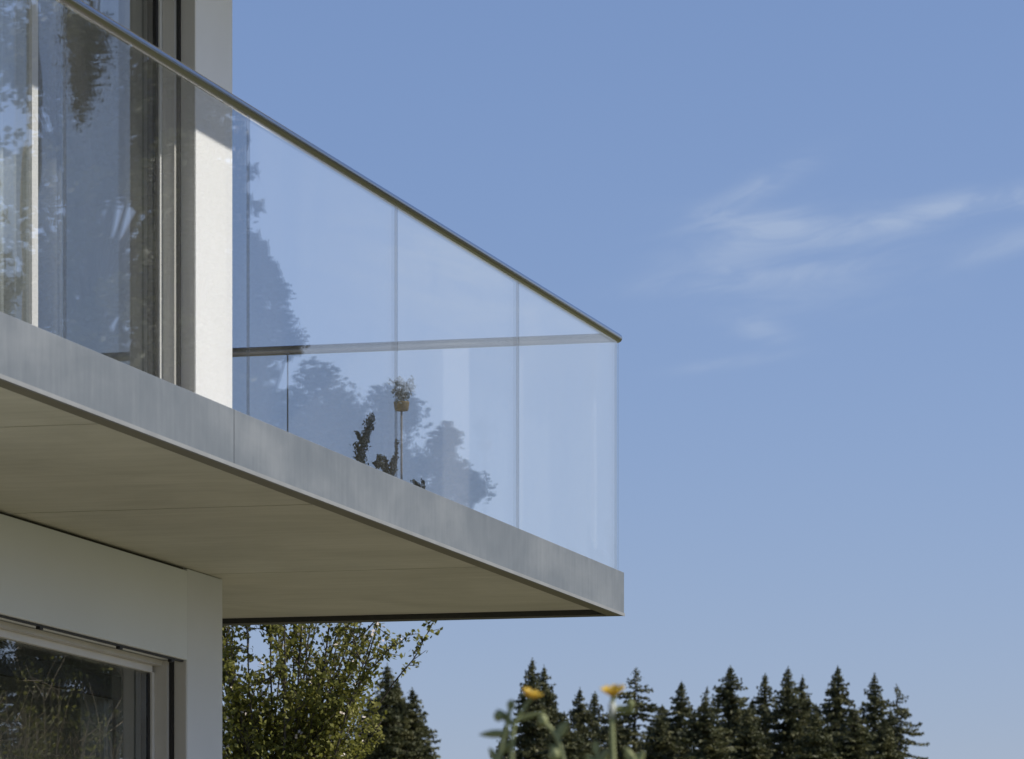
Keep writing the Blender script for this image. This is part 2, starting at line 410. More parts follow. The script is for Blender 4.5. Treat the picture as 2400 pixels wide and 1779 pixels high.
part('pane', (LPJ + .0885, WALL + .133, GZ0 + .11), (5.98, WALL + .157, LINT - .0525), M['window_glass'], win)
for t_ in (2.32, 2.93, 3.80):
    part('clip', (t_, WALL + .010, LINT - .018), (t_ + .035, WALL + .026, LINT - .0082), M['gasket'], win)
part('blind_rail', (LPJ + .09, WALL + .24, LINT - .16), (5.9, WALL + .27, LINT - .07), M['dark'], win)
part('inner_reveal', (LPJ + .02, WALL + .302, GZ0), (LPJ + .12, WALL + .40, LINT), M['pier'])

# curtains in the upstairs room: folded cloth, seen through the door
M['curtain_dark'] = mat_plain('grey_brown_curtain', (.22, .205, .175), .9, var=.1)
def curtain(t0, t1, s, label, mt='curtain'):
    n = int((t1 - t0) / .012); v = []; f = []
    for i in range(n + 1):
        t = t0 + (t1 - t0) * i / n
        ds = .045 * math.sin(i * .62) + .02 * math.sin(i * .23 + 1)
        v += [local(t, s + ds, FL + .01), local(t, s + ds * .7, CEIL - .07)]
    for i in range(n): f.append((2 * i, 2 * i + 2, 2 * i + 3, 2 * i + 1))
    me = mesh_from(v, f, 'curtain', True)
    o = link('curtain', me, M[mt]); o.location = CORNER; o.rotation_euler = (0, 0, ROT)
    md = o.modifiers.new('thick', 'SOLIDIFY'); md.thickness = .003
    tag(o, label, 'curtain', 'curtains upstairs'); return o
curtain(3.02, 4.9, WALL + .36, 'pale curtain in long folds behind the upstairs glass at the left edge')

curtain(2.70, 2.96, WALL + .34, 'grey brown curtain bunched beside the upstairs door mullion', 'curtain_dark')
# ------------------------------------------------------------------ balcony
bal = empty('balcony', CORNER, ROT)
tag(bal, 'cantilevered balcony with grey fascia, frameless glass railing and steel handrail', 'balcony')
def bpart(name, a, b, mat, parent=bal, bev=0.0):
    mb = MB(); mb.box(local(*a), local(*b), bev); return link(name, mb.mesh(name), mat, parent)
slab = bpart('slab', (.02, .02, SOF + .013), (LEN - .2, WALL - .001, TOP - .004), M['floor'])
bpart('slab_end', (.02, WALL, SOF + .013), (LPE + .29, 6.0, TOP - .004), M['floor'])
# soffit boards, butt jointed with open joints
JT = [.071, 1.93, 4.16, 6.38, 8.6, 10.8, 13.0]
for i in range(1, len(JT) - 1):
    bpart('soffit_panel', (JT[i] + .008, .071, SOF), (JT[i + 1] - .008, WALL + .02, SOF + .012), M['soffit'], slab)
bpart('soffit_panel', (.071, .071, SOF), (1.738, 2.9, SOF + .012), M['soffit'], slab)
bpart('soffit_panel', (1.738, .071, SOF), (JT[1] - .003, WALL + .02, SOF + .012), M['soffit'], slab)
for s0, s1 in ((2.91, 4.4), (4.41, 5.9)): bpart('soffit_panel', (.071, s0, SOF), (1.738, s1, SOF + .012), M['soffit'], slab)
# perimeter lip
bpart('drip_lip', (-.001 + .012, .0125, LIP), (LEN - .2, .070, SOF + .011), M['lip'], slab, .002)
M['lip_backlit'] = mat_plain('backlit_drip_profile', (.03, .03, .022), .6, var=.12)  # darker copy of the lip colour: shade of the backlit inner face painted in
bpart('drip_lip', (.012, .0705, LIP), (.070, 6.0, SOF + .011), M['lip_backlit'], slab, .002)
# fascia plates
def fascia(t0, t1):
    o = bpart('fascia_panel', (t0, 0, LIP - .002), (t1, .012, TOP), M['fascia'], slab, .0025); return o
fascia(0.0, 5.428); fascia(5.432, 9.30); fascia(9.304, 13.2)
bpart('fascia_panel', (0.0, .0122, LIP - .002), (.0118, 3.0, TOP), M['fascia'], slab, .0025)
bpart('fascia_panel', (0.0, 3.004, LIP - .002), (.0118, 6.0, TOP), M['fascia'], slab, .0025)
# pale folded edge along the foot of the fascia
M['trim'] = mat_plain('pale_edge_trim', (.22, .225, .22), .5, var=.12, nscale=5)
bpart('edge_trim', (0.001, -.003, LIP - .003), (13.2, -.0004, LIP + .010), M['trim'], slab)
# glass panes: edges get the polished-edge material
M['seal'] = mat_plain('grey_silicone', (.07, .075, .08), .5, var=.1)
def pane(t0, t1, s0, s1, parent=bal):
    a, b = local(t0, s0, TOP - .002), local(t1, s1, RAIL - .012)
    mb = MB(); mb.box(a, b); me = mb.mesh('glass_panel')
    o = link('glass_panel', me, [M['glass'], M['edge']], parent)
    along_t = abs(t1 - t0) > abs(s1 - s0)
    for p_ in me.polygons:
        n_ = p_.normal
        end = abs(n_.x) > .5 if along_t else abs(n_.y) > .5
        if end or abs(n_.z) > .5: p_.material_index = 1
    return o
GT = [.040, 1.708, 3.448, 5.197, 6.95, 8.70, 10.45, 12.2]
for i in range(len(GT) - 1):
    pane(GT[i] + (.0 if i == 0 else .003), GT[i + 1] - .003, .022, .034)
GS_ = [.020, 1.515, 3.02, 4.52, 5.9]
for i in range(len(GS_) - 1):
    pane(.020, .032, GS_[i] + (.0 if i == 0 else .003), GS_[i + 1] - .003)
    if i: bpart('joint_seal', (.023, GS_[i] - .0022, TOP), (.029, GS_[i] + .0022, RAIL - .02), M['seal'])
# handrail: tube capping the glass, mitred round the corner
mb = MB(); mb.tube([Vector(local(13.2, .028, RAIL)), Vector(local(6.6, .028, RAIL)), Vector(local(0.004, .028, RAIL))], .0205, 24)
link('handrail', mb.mesh('handrail', True), M['steel'], bal)
mb = MB(); mb.tube([Vector(local(.028, .030, RAIL)), Vector(local(.028, 6.0, RAIL))], .0203, 24)
link('handrail', mb.mesh('handrail', True), M['steel'], bal)
for o in bal.children:
    if o.name.startswith('handrail'):
        md = o.modifiers.new('es', 'EDGE_SPLIT'); md.split_angle = R(50)

# ------------------------------------------------------------------ vegetation generators
def leaf_quads(rng, c, size, aspect=1.7, up=0.0, spread=None):
    """one small folded-flat leaf (quad) per centre c, random orientation"""
    n = len(c)
    d = rng.normal(size=(n, 3)); d[:, 2] += up
    d /= np.linalg.norm(d, axis=1, keepdims=True)
    e = rng.normal(size=(n, 3)); e -= (e * d).sum(1, keepdims=True) * d
    e /= np.linalg.norm(e, axis=1, keepdims=True)
    s = (size if np.ndim(size) else np.full(n, size)) * rng.uniform(.7, 1.3, n); s = s[:, None]
    a = c - d * s * .5; b = c + e * s * .5 / aspect; t = c + d * s * .5; g = c - e * s * .5 / aspect
    return np.stack([a, b, t, g], 1).reshape(-1, 3)
def quads_mesh(v, name):
    return np_mesh(v, np.arange(len(v)).reshape(-1, 4), name)

def spruce_meshes(seed, H=17.0, sparse=1.0, k=.56):
    rng = np.random.default_rng(seed); cs = []; sz = []; dirs = []
    mbt = MB(); mbt.tube([(0, 0, 0), (.05, 0, H * .4), (0, .05, H * .8), (0, 0, H)], [.22, .16, .07, .012], 7)
    d = .12
    while d < H * .93:
        r = min(k * (d ** .58) * 1.22 * (1 - math.exp(-d / .55)), 2.6) ; fine = d < 10
        n = int(rng.integers(6, 10) * (sparse if fine else 1))
        for _ in range(max(n, 2)):
            a = rng.uniform(0, 2 * math.pi); L_ = r * rng.choice([rng.uniform(.55, .95), rng.uniform(.9, 1.22)], p=[.65, .35])
            lift = .55 * math.exp(-d / 1.3) - .16 - .12 * min(d / 8, 1) + rng.normal() * .06
            m = max(3, int(L_ / (.13 if fine else .3)))
            x = np.linspace(.10, 1, m)
            px = x * L_
            z = H - d + lift * px - .16 * px * x + .16 * px * x ** 3
            pts = np.stack([np.cos(a) * px, np.sin(a) * px, z], 1)
            mbt.tube([(0, 0, H - d), tuple(pts[m // 2]), tuple(pts[-1])], [.025, .015, .006], 3, False) if (fine and rng.random() < .5) else None
            q = 6 if fine else 4
            c = np.repeat(pts, q, 0)
            w = np.repeat((.10 + .22 * L_ * (1.05 - x) * np.minimum(x * 3, 1)), q)
            side = rng.normal(size=len(c)) * w * .75
            c = c + np.stack([-np.sin(a) * side, np.cos(a) * side, -np.abs(rng.normal(size=len(c))) * .05 - np.abs(side) * .22 + rng.normal(size=len(c)) * .02], 1)
            cs.append(c); sz.append(np.full(len(c), .24 * min(1, .35 + d * .45) if fine else .45))
        d += (.17 + .012 * d) if fine else .55
    c = np.concatenate(cs); s_ = np.concatenate(sz)
    # leader tip
    tz = rng.uniform(-.08, .8, 40); tip = np.stack([rng.normal(size=40) * (.02 + .07 * (tz + .1)), rng.normal(size=40) * (.02 + .07 * (tz + .1)), H - tz], 1)
    v = np.concatenate([leaf_quads(rng, c, s_, 2.0), leaf_quads(rng, tip, .12, 2.2, up=2.5)])
    return mbt.mesh('trunk', True), quads_mesh(v, 'crown')
SPR = [spruce_meshes(11), spruce_meshes(23, sparse=.72, k=.46), spruce_meshes(37, k=.62), spruce_meshes(51, sparse=.42, k=.78), spruce_meshes(67, k=.50)]
for a, b in SPR:
    a.materials.append(M['bark']); b.materials.append(M['needle'])
def gz(x, y): return float(ground_z(np.array(x), np.array(y)))
def spruce(px, py, var, dist, label, rz, wide=1.0):
    x = (px - 1200) / 11400 * dist; top = EYE + (2492 - py) / 11400 * dist; g = gz(x, dist)
    h = top - g; t = empty('spruce_tree', (x, dist, g - .05), rz); s = h / 17.0
    t.scale = (s * wide * 1.1, s * wide * 1.1, s); t.rotation_euler = (R(.8 * math.sin(px)), R(.0 if px < 1280 else .9 * math.cos(px * 1.7)), rz)
    tag(t, label, 'spruce tree', 'spruces on the ridge behind the house')
    for nm, me in (('trunk', SPR[var][0]), ('crown', SPR[var][1])):
        o = bpy.data.objects.new(nm, me); SC.collection.objects.link(o); o.parent = t
    return t
SP = [
 (1247, 1543, 0, 272, 'tall twin topped spruce at the left end of the row, behind the yellow flower', .3, .80),
 (1272, 1560, 4, 276, 'spruce crowded against the right side of the twin topped one', 1.9, .9),
 (1354, 1612, 4, 280, 'low slim spruce just left of the right hand yellow flower', 2.6, .9),
 (1389, 1620, 1, 285, 'low pointed spruce directly behind the right hand yellow flower', .8, 1.0),
 (1485, 1564, 3, 275, 'sparse spruce with open horizontal branches and sky showing through', 2.1, 1.05),
 (1594, 1596, 2, 270, 'round shouldered spruce between the sparse one and the broad tallest one', 3.3, .85),
 (1656, 1610, 3, 284, 'small open topped spruce half hidden left of the broad tallest one', 4.4, .8),
 (1712, 1560, 2, 274, 'broad bushy spruce, tallest in the middle of the row', 5.2, 1.0),
 (1798, 1578, 1, 283, 'narrow spruce with thin tip right of the broad tallest one', .5, .9),
 (1842, 1563, 0, 278, 'dense spruce with a pointed crown, taller of a close pair', 1.2, .85),
 (1875, 1583, 4, 281, 'shorter right hand tree of the close pair of spruces', 2.2, .8),
 (1970, 1561, 2, 272, 'dark full spruce, tallest in the right third of the row', 3.9, .85),
 (2040, 1578, 1, 280, 'thin topped spruce second from the right end of the row', 4.8, 1.0),
 (2108, 1603, 3, 274, 'last spruce at the right end of the row, spreading to open sky', 5.9, .82),
 (1320, 1668, 0, 262, 'low spruce filling the gap right of the twin topped one', 2.0, 1.38),
 (1440, 1683, 2, 292, 'low spruce in the gap left of the sparse open one', 1.0, 1.26),
 (1540, 1678, 0, 264, 'low spruce at the foot of the sparse open one, on its right', 3.0, 1.38),
 (1650, 1638, 2, 262, 'low broad spruce left of and below the tallest middle one', 5.0, 1.38),
 (1765, 1658, 0, 266, 'low spruce right of and below the tallest middle one', .2, 1.26),
 (1905, 1668, 4, 264, 'low spruce between the close pair and the tall right hand one', 1.4, 1.38),
 (2010, 1658, 2, 266, 'low spruce under the thin topped one near the right end', 2.4, 1.26),
 (2075, 1678, 0, 268, 'low spruce under the last tree at the right end', 4.1, 1.09),
 (1190, 1700, 4, 268, 'low spruce at the far left foot of the row, under the leaning leaf', 4.6, .9),
 (1300, 1640, 1, 300, 'back row spruce seen right of the twin topped one', 1.3, 1.3),
 (1432, 1655, 4, 302, 'back row spruce seen left of the sparse open one', 2.7, 1.3),
 (1545, 1650, 2, 304, 'back row spruce seen right of the sparse open one', .4, 1.3),
 (1752, 1640, 4, 300, 'back row spruce seen right of the broad tallest one', 5.1, 1.3),
 (1915, 1650, 2, 303, 'back row spruce seen between the close pair and the tall right hand one', 3.6, 1.3),
 (2075, 1660, 1, 301, 'back row spruce seen left of the last tree at the right end', 2.2, 1.2),
 (908, 1556, 4, 235, 'dark spruce top beside the right edge of the leafy tree', 1.1, 1.05),
 (930, 1590, 2, 240, 'spruce in the middle of the left hand group, blunt top', 2.9, .8),
 (968, 1612, 0, 236, 'rightmost spruce of the left hand group, sloping to open sky', 3.7, 1.05),
 (1010, 1730, 1, 238, 'lowest spruce top at the right foot of the left hand group', .9, 1.0),
 (860, 1630, 0, 238, 'spruce behind the right hand boughs of the leafy tree', 4.0, 1.1),
 (770, 1650, 2, 242, 'spruce seen through the middle boughs of the leafy tree', 5.5, 1.1),
 (660, 1665, 4, 240, 'spruce seen through the left boughs of the leafy tree', 2.3, 1.2),
 (560, 1640, 0, 238, 'spruce top nearest to the lower house wall', 1.5, 1.1),
]
for a in SP: spruce(*a)

# leafy fruit tree behind the balcony: many rising boughs
def fruit_tree():
    D = 30.0; rng = np.random.default_rng(7)
    def P(px, py, dd=0.0):
        return np.array([(px - 1200) / 11400 * (D + dd), D + dd, EYE + (2492 - py) / 11400 * (D + dd)])
    base = P(640, 2480); base[2] = gz(base[0], base[1])
    root = empty('fruit_tree', tuple(base), 0); tag(root, 'leafy young tree with rising boughs under the balcony, fresh green leaves', 'tree')
    trunk = MB(); fork = base + np.array([.02, 0, 1.75])
    trunk.tube([tuple(np.zeros(3)), tuple((base + fork) / 2 - base + np.array([.03, 0, 0])), tuple(fork - base)], [.085, .07, .055], 10)
    leaves = []; lsz = []; blos = []
    def bough(f, tip, r0, n, dens, depth, x0=.12):
        dv = tip - f; out = np.array([dv[0], dv[1], 0.0])
        mid = f * .5 + tip * .5 + out * rng.uniform(.05, .22) + rng.normal(size=3) * .05 * np.linalg.norm(dv)
        u = np.linspace(0, 1, n)[:, None]
        pts = (1 - u) ** 2 * f + 2 * u * (1 - u) * mid + u ** 2 * tip
        pts[1:-1] += np.cumsum(rng.normal(size=(n - 2, 3)) * .006, 0) * (1 - u[1:-1]) * 1.5
        rad = np.linspace(r0, .0022, n)
        trunk.tube([tuple(p) for p in pts[::3]] + [tuple(pts[-1])], list(rad[::3]) + [rad[-1]], 5, False)
        for i in range(int(n * x0), n):
            x = i / n
            if rng.random() < .7:
                L_ = rng.uniform(.02, .17) * (1.15 - .6 * x)
                d = rng.normal(size=3) * np.array([1, 1, .6]); d[2] += .7; d /= np.linalg.norm(d)
                if L_ > .03: trunk.tube([tuple(pts[i]), tuple(pts[i] + d * L_)], [.0035, .0015], 3, False)
                m = int(rng.integers(3, 9) * dens)
                leaves.append(pts[i] + d * L_ * rng.uniform(.1, 1.15, m)[:, None] + rng.normal(size=(m, 3)) * .019); lsz.append(np.full(m, .037))
                if rng.random() < .10: blos.append(pts[i] + d * L_ + rng.normal(size=(4, 3)) * .014)
        q = np.repeat(pts[int(n * .3):], max(1, int(2 * dens)), 0); leaves.append(q + rng.normal(size=q.shape) * .017); lsz.append(np.full(len(q), .027))
        if depth > 0:
            for _ in range(int(rng.integers(4, 7))):
                i = int(rng.uniform(.25, .85) * n); L_ = rng.uniform(.25, .75) * (1.1 - i / n) + .12
                dd_ = (pts[min(i + 2, n - 1)] - pts[i - 2]); dd_ /= np.linalg.norm(dd_)
                dd_ = dd_ + rng.normal(size=3) * .38; dd_ /= np.linalg.norm(dd_)
                bough(pts[i], pts[i] + dd_ * L_, .007, max(10, int(L_ * 34)), dens, depth - 1, .1)
    for px in np.linspace(400, 935, 23):
        tip = P(px + rng.normal() * 16, rng.uniform(1170, 1390) if px < 800 else rng.uniform(1300, 1440), rng.uniform(-.45, .45)) - base
        bough(fork - base + rng.normal(size=3) * .04, tip, .012, 30, 1.6, 1)
    for (px, py, dd, dn) in [(905, 1200, .0, 1.), (820, 1130, .1, 1.), (800, 1640, .3, 1.2), (880, 1660, -.2, 1.1)]:
        bough(fork - base, P(px, py, dd) - base, .012, 40, dn, 0)
    # the long free shoot leaning out to the right
    bough(P(880, 1660) - base, P(1026, 1436, -.1) - base, .006, 26, .9, 0, .3)
    # lower crown, much denser
    m = 6800
    th = rng.uniform(0, 1, m)
    zz = (fork - base)[2] - .1 + th * 1.45
    half = .30 + .38 * th
    cx = -.10 + th * .12
    c = np.stack([cx + np.clip(rng.normal(size=m) * .55, -.95, .80) * half, rng.normal(size=m) * half * .6, zz], 1)
    cen = c[rng.integers(0, m, 260)]
    pick = cen[rng.integers(0, 260, m)] + rng.normal(size=(m, 3)) * np.array([.055, .055, .085])
    leaves.append(pick); lsz.append(np.full(m, .032))
    lv = np.concatenate(leaves); ls = np.concatenate(lsz)
    link('trunk', trunk.mesh('trunk', True), M['bark'], root)
    link('crown', quads_mesh(leaf_quads(rng, lv, ls, 1.6, up=.6), 'crown'), M['leaf'], root)
    bv = np.concatenate(blos)
    link('blossom', quads_mesh(leaf_quads(rng, bv, .024, 1.0), 'blossom'), M['blossom'], root)
fruit_tree()

# ------------------------------------------------------------------ trees to the right of the view (seen mirrored in the glass)
def beside(px, D, s_plane=.03):
    """ground position of a tree whose mirror image in the glass plane lies on bearing px at depth D"""
    V = Vector(((px - 1200) / 11400 * D, D)); n = Vector((-.9669, .2553)); c = Vector(CORNER[:2]) + n * s_plane
    return V - 2 * (V - c).dot(n) * n
def zel(y_px, path): return EYE + (2492 - y_px) / 11400 * path
def broad_tree(px, D, y_top, rad, seed, label, base=.52, leaf=.085, nb=70, nl=15000):
    rng = np.random.default_rng(seed)
    q = beside(px, D); x, y = q.x, q.y; g = gz(x, y); h = zel(y_top, D) - g
    root = empty('deciduous_tree', (x, y, g), 0); tag(root, label, 'tree', 'broad trees right of the house')
    tr = MB(); tr.tube([(0, 0, 0), (.05, 0, h * .3), (0, .05, h * .6), (.05, 0, h * .85)], [h * .018, h * .014, h * .008, .02], 8)
    cen = []
    for _ in range(nb):
        u = rng.uniform(base, 1.0); prof = min(1.0, ((1 - u) * h / max(rad, .1) / 1.3) ** .6)
        a = rng.uniform(0, 6.283); r_ = rad * prof * rng.uniform(.2, .9)
        cen.append((math.cos(a) * r_, math.sin(a) * r_, h * u - rad * .12))
        if rng.random() < .6: tr.tube([(0, 0, h * u * .8), (cen[-1][0] * .5, cen[-1][1] * .5, h * u * .9), cen[-1]], [.05, .03, .01], 4, False)
    cen = np.array(cen); ra = rng.uniform(.5, 1.1, nb) * max(rad * .30, .16)
    k = rng.integers(0, nb, nl); d = rng.normal(size=(nl, 3)); d /= np.linalg.norm(d, axis=1, keepdims=True)
    c = cen[k] + d * (ra[k] * rng.uniform(.25, 1.05, nl))[:, None] * np.array([1.1, 1.1, 1.0])
    link('trunk', tr.mesh('trunk', True), M['bark'], root)
    link('crown', quads_mesh(leaf_quads(rng, c, leaf, 1.4), 'crown'), M['broad'], root)
broad_tree(420, 45, 330, .95, 3, 'broad tree right of the house, tallest of its group', nl=26000, leaf=.07)
broad_tree(425, 46, -60, .52, 7, 'slender poplar like tree in front of the tallest broad one', nb=150, nl=30000, leaf=.055)
broad_tree(570, 45, 560, .55, 4, 'narrow broad tree tucked against the tallest one', nb=80, nl=20000, leaf=.05)
broad_tree(745, 46, 860, .78, 5, 'rounded broad tree in the middle of the group right of the house', nb=120, nl=26000, leaf=.05)
broad_tree(915, 45, 910, .64, 6, 'smaller round headed tree beside the middle one', nb=100, nl=20000, leaf=.05)
broad_tree(1045, 45.5, 1000, .36, 8, 'slim low tree at the far end of the group', nb=80, nl=14000, leaf=.05)
broad_tree(215, 48, -420, 1.45, 9, 'wide dark tree near the house end of the group', nb=190, nl=42000, leaf=.09, base=.35)
q = beside(440, 49)
t = spruce(1200, 0, 0, 66, 'tall spruce on the lawn right of the house', .7)
t.location = (q.x, q.y, gz(q.x, q.y)); sc_ = (zel(-250, 49) - t.location.z) / 17.0; t.scale = (sc_ * .62, sc_ * .62, sc_); t['group'] = 'conifers right of the house'

def pine(px, D, y_top, seed, label):
    rng = np.random.default_rng(seed)
    q = beside(px, D, 1.389); x, y = q.x, q.y; g = gz(x, y); h = zel(y_top, D) - g; m_px = D / 11400
    root = empty('pine_tree', (x, y, g), 0); tag(root, label, 'pine tree', 'conifers right of the house')
    tr = MB(); tr.tube([(0, 0, 0), (.04, 0, h * .4), (-.03, .03, h * .75), (.0, 0, h)], [.16, .12, .07, .02], 10)
    cs = []; dirx = np.array([beside(px + 100, D, 1.389).x - x, beside(px + 100, D, 1.389).y - y, 0]); dirx /= np.linalg.norm(dirx)
    for i in range(22):
        u = rng.uniform(.86, 1.0); a = rng.uniform(0, 6.283); r_ = 1.3 * (1.12 - u) ** .35 * rng.uniform(.4, 1)
        e = np.array([math.cos(a) * r_, math.sin(a) * r_, h * u + rng.uniform(-.1, .2)])
        tr.tube([(0, 0, h * u - .3), tuple(e * np.array([.5, .5, 1])), tuple(e)], [.03, .02, .01], 4, False)
        m = 260; cs.append(e + rng.normal(size=(m, 3)) * np.array([.25, .25, .12]))
    # one long bough that hangs down on the near side
    zz = lambda yy: zel(yy, D) - g
    for (dx, y0, y1, w) in ((112, -40, 95, .07), (135, -60, 150, .11), (160, -50, 130, .10), (122, -20, 190, .10), (152, -30, 215, .11), (140, 0, 255, .08), (128, 0, 285, .045)):
        a_p = dirx * (dx * m_px)
        tr.tube([(0, 0, zz(-60)), tuple(a_p * .6 + np.array([0, 0, zz(y0 - 20)])), tuple(a_p + np.array([0, 0, zz(y0 + 30)])), tuple(a_p * 1.0 + np.array([0, 0, zz(y1)]))], [.03, .022, .014, .006], 4, False)
        m = 340; t_ = rng.uniform(.45, 1, m); c = a_p + np.stack([rng.normal(size=m) * w, rng.normal(size=m) * w, zz(y0) + (zz(y1) - zz(y0)) * t_ + rng.normal(size=m) * .05], 1); cs.append(c)
    link('trunk', tr.mesh('trunk', True), M['bark_pale'], root)
    link('crown', quads_mesh(leaf_quads(rng, np.concatenate(cs), .075, 2.2), 'crown'), M['needle2'], root)
pine(66, 60, -520, 21, 'tall pine with a bare trunk and one long hanging bough')

def twiggy_shrub(x, y, h, seed, label):
    rng = np.random.default_rng(seed); g = gz(x, y)
    root = empty('shrub', (x, y, g), 0); tag(root, label, 'shrub', 'shrubs on the lawn right of the house')
    st = MB(); cs = []
    for i in range(34):
        a = rng.uniform(0, 6.283); sp = rng.uniform(.1, .9); tip = np.array([math.cos(a) * sp, math.sin(a) * sp, h * rng.uniform(.7, 1.0)])
        mid = tip * np.array([.35, .35, .55]) + rng.normal(size=3) * .05
        st.tube([(0, 0, 0), tuple(mid), tuple(tip)], [.018, .011, .004], 5, False)
        for _ in range(12):
            u = rng.uniform(.3, 1); p0 = mid * (1 - u) + tip * u; e = p0 + rng.normal(size=3) * .13 + np.array([0, 0, .1])
            st.tube([tuple(p0), tuple(e)], [.004, .002], 3, False)
            cs.append(e + rng.normal(size=(5, 3)) * .04)
    link('stem', st.mesh('stem', True), M['bark_pale'], root)
    link('foliage', quads_mesh(leaf_quads(rng, np.concatenate(cs), .035, 1.7), 'foliage'), M['leaf'], root)
for px_, D_, h_, sd_n, lb in ((90, 29, 3.1, 31, 'thin branched shrub with pale brown stems beside the house corner'), (300, 29.5, 2.9, 32, 'second thin branched shrub a step further from the house')):
    q = beside(px_, D_, 1.383); twiggy_shrub(q.x, q.y, h_, sd_n, lb)

# ------------------------------------------------------------------ small planter standing on the balcony
def bal_pt(px, py, s_):
    """local balcony coordinates (t, s, z) of the point at bearing px, height py, standing s_ metres in"""
    k = (px - 1200) / 11400
    t = (.485 - .9669 * s_ - k * (21.03 + .2553 * s_)) / (.2553 - k * .9669)
    Yd = 21.03 + .2553 * s_ - .9669 * t
    return t, s_, (2492 - py) / 11400 * Yd
M['bluish'] = mat_leaf('blue_grey_leaves', [(.3, (.10, .125, .14)), (.7, (.20, .235, .25))], 30, .2)
M['juniper'] = mat_leaf('backlit_juniper', [(.3, (.008, .011, .006)), (.7, (.030, .034, .016))], 12, .05)  # near-black colour stands in for the plants being backlit
M['pot'] = mat_plain('ochre_pot', (.17, .125, .045), .6, var=.25, nscale=30)
M['clay'] = mat_plain('grey_pot', (.16, .155, .15), .8, var=.15, nscale=12)
def planter():
    root = empty('planter', CORNER, ROT); tag(root, 'small ochre pot of blue grey leaves on a slim post, against a glass joint', 'planter')
    S = .80; A = lambda px, py: Vector(local(*bal_pt(px, py, S)))
    c = A(941, 950); zf = local(0, 0, TOP)[2]
    mb = MB(); mb.tube([(c.x, c.y, zf), tuple(A(941, 962))], .0045, 8); link('post', mb.mesh('post', True), M['clay'], root)
    mb = MB(); mb.tube([A(941, 963), A(941, 961), A(941, 944), A(941, 942)], [.026, .029, .034, .034], 14); link('pot', mb.mesh('pot', True), M['pot'], root)
    rng = np.random.default_rng(5); st = MB(); cs = []
    for _ in range(22):
        tip = np.array(A(rng.uniform(926, 958), rng.uniform(893, 936))) + np.array([0, rng.normal() * .015, 0]); st.tube([tuple(A(941, 944)), tuple(tip)], [.002, .0012], 3, False)
        cs.append(tip + rng.normal(size=(26, 3)) * .009)
    for a, b in (((956, 900), (972, 888)), ((957, 906), (978, 902)), ((954, 914), (974, 918))): st.tube([tuple(A(941, 935)), tuple(A(*a)), tuple(A(*b))], [.002, .0018, .001], 3, False)
    link('twig', st.mesh('twig', True), M['bark'], root)
    link('foliage', quads_mesh(leaf_quads(rng, np.concatenate(cs), .014, 1.5), 'foliage'), M['bluish'], root)
planter()
def potted(label, S, stems, foot, seed):
    root = empty('potted_plant', CORNER, ROT); tag(root, label, 'potted plant')
    rng = np.random.default_rng(seed); A = lambda px, py: np.array(local(*bal_pt(px, py, S)))
    f = A(*foot); zf = local(0, 0, TOP)[2] + .001
    hp = max(.04, min(.16, f[2] - zf)); mb = MB(); mb.tube([(f[0], f[1], zf), (f[0], f[1], zf + .01), (f[0], f[1], zf + hp)], [.05, .055, .07], 16); link('pot', mb.mesh('pot', True), M['clay'], root)
    st = MB(); cs = []; sz = []
    for pts, w in stems:
        P_ = [np.array([f[0], f[1], zf + hp])] + [A(*p_) for p_ in pts]
        st.tube([tuple(p_) for p_ in P_], [.005] * (len(P_) - 1) + [.0015], 5, False)
        for a, b in zip(P_[:-1], P_[1:]):
            L_ = np.linalg.norm(b - a); m = int(L_ * 5200 * w / .010)
            u = rng.uniform(0, 1, m)[:, None]; lump = (.55 + .45 * np.sin(u * 21 + seed)) 
            cs.append(a * (1 - u) + b * u + rng.normal(size=(m, 3)) * w * lump); 
    link('stem', st.mesh('stem', True), M['bark'], root)
    link('foliage', quads_mesh(leaf_quads(rng, np.concatenate(cs), .013, 1.9, up=.8), 'foliage'), M['juniper'], root)
potted('dark slim juniper leaning right in a pot at the far end of the balcony', .55,
       [([(848, 1055), (862, 1010), (872, 974)], .0105), ([(850, 1040), (836, 1012)], .006), ([(842, 1060), (838, 1045)], .011)], (850, 1090), 3)
potted('low dark shrub with one upright shoot in a pot beside the slim juniper', .55,
       [([(928, 1085), (929, 1055), (929, 1030)], .0045), ([(905, 1080), (885, 1070)], .006), ([(900, 1092), (878, 1086)], .008), ([(918, 1092), (925, 1072)], .007)], (912, 1110), 4)
potted('lowest plant of the three on the balcony, only its tip above the slab edge', .55,
       [([(985, 1142), (970, 1128)], .005), ([(993, 1140), (990, 1126)], .005)], (985, 1160), 6)

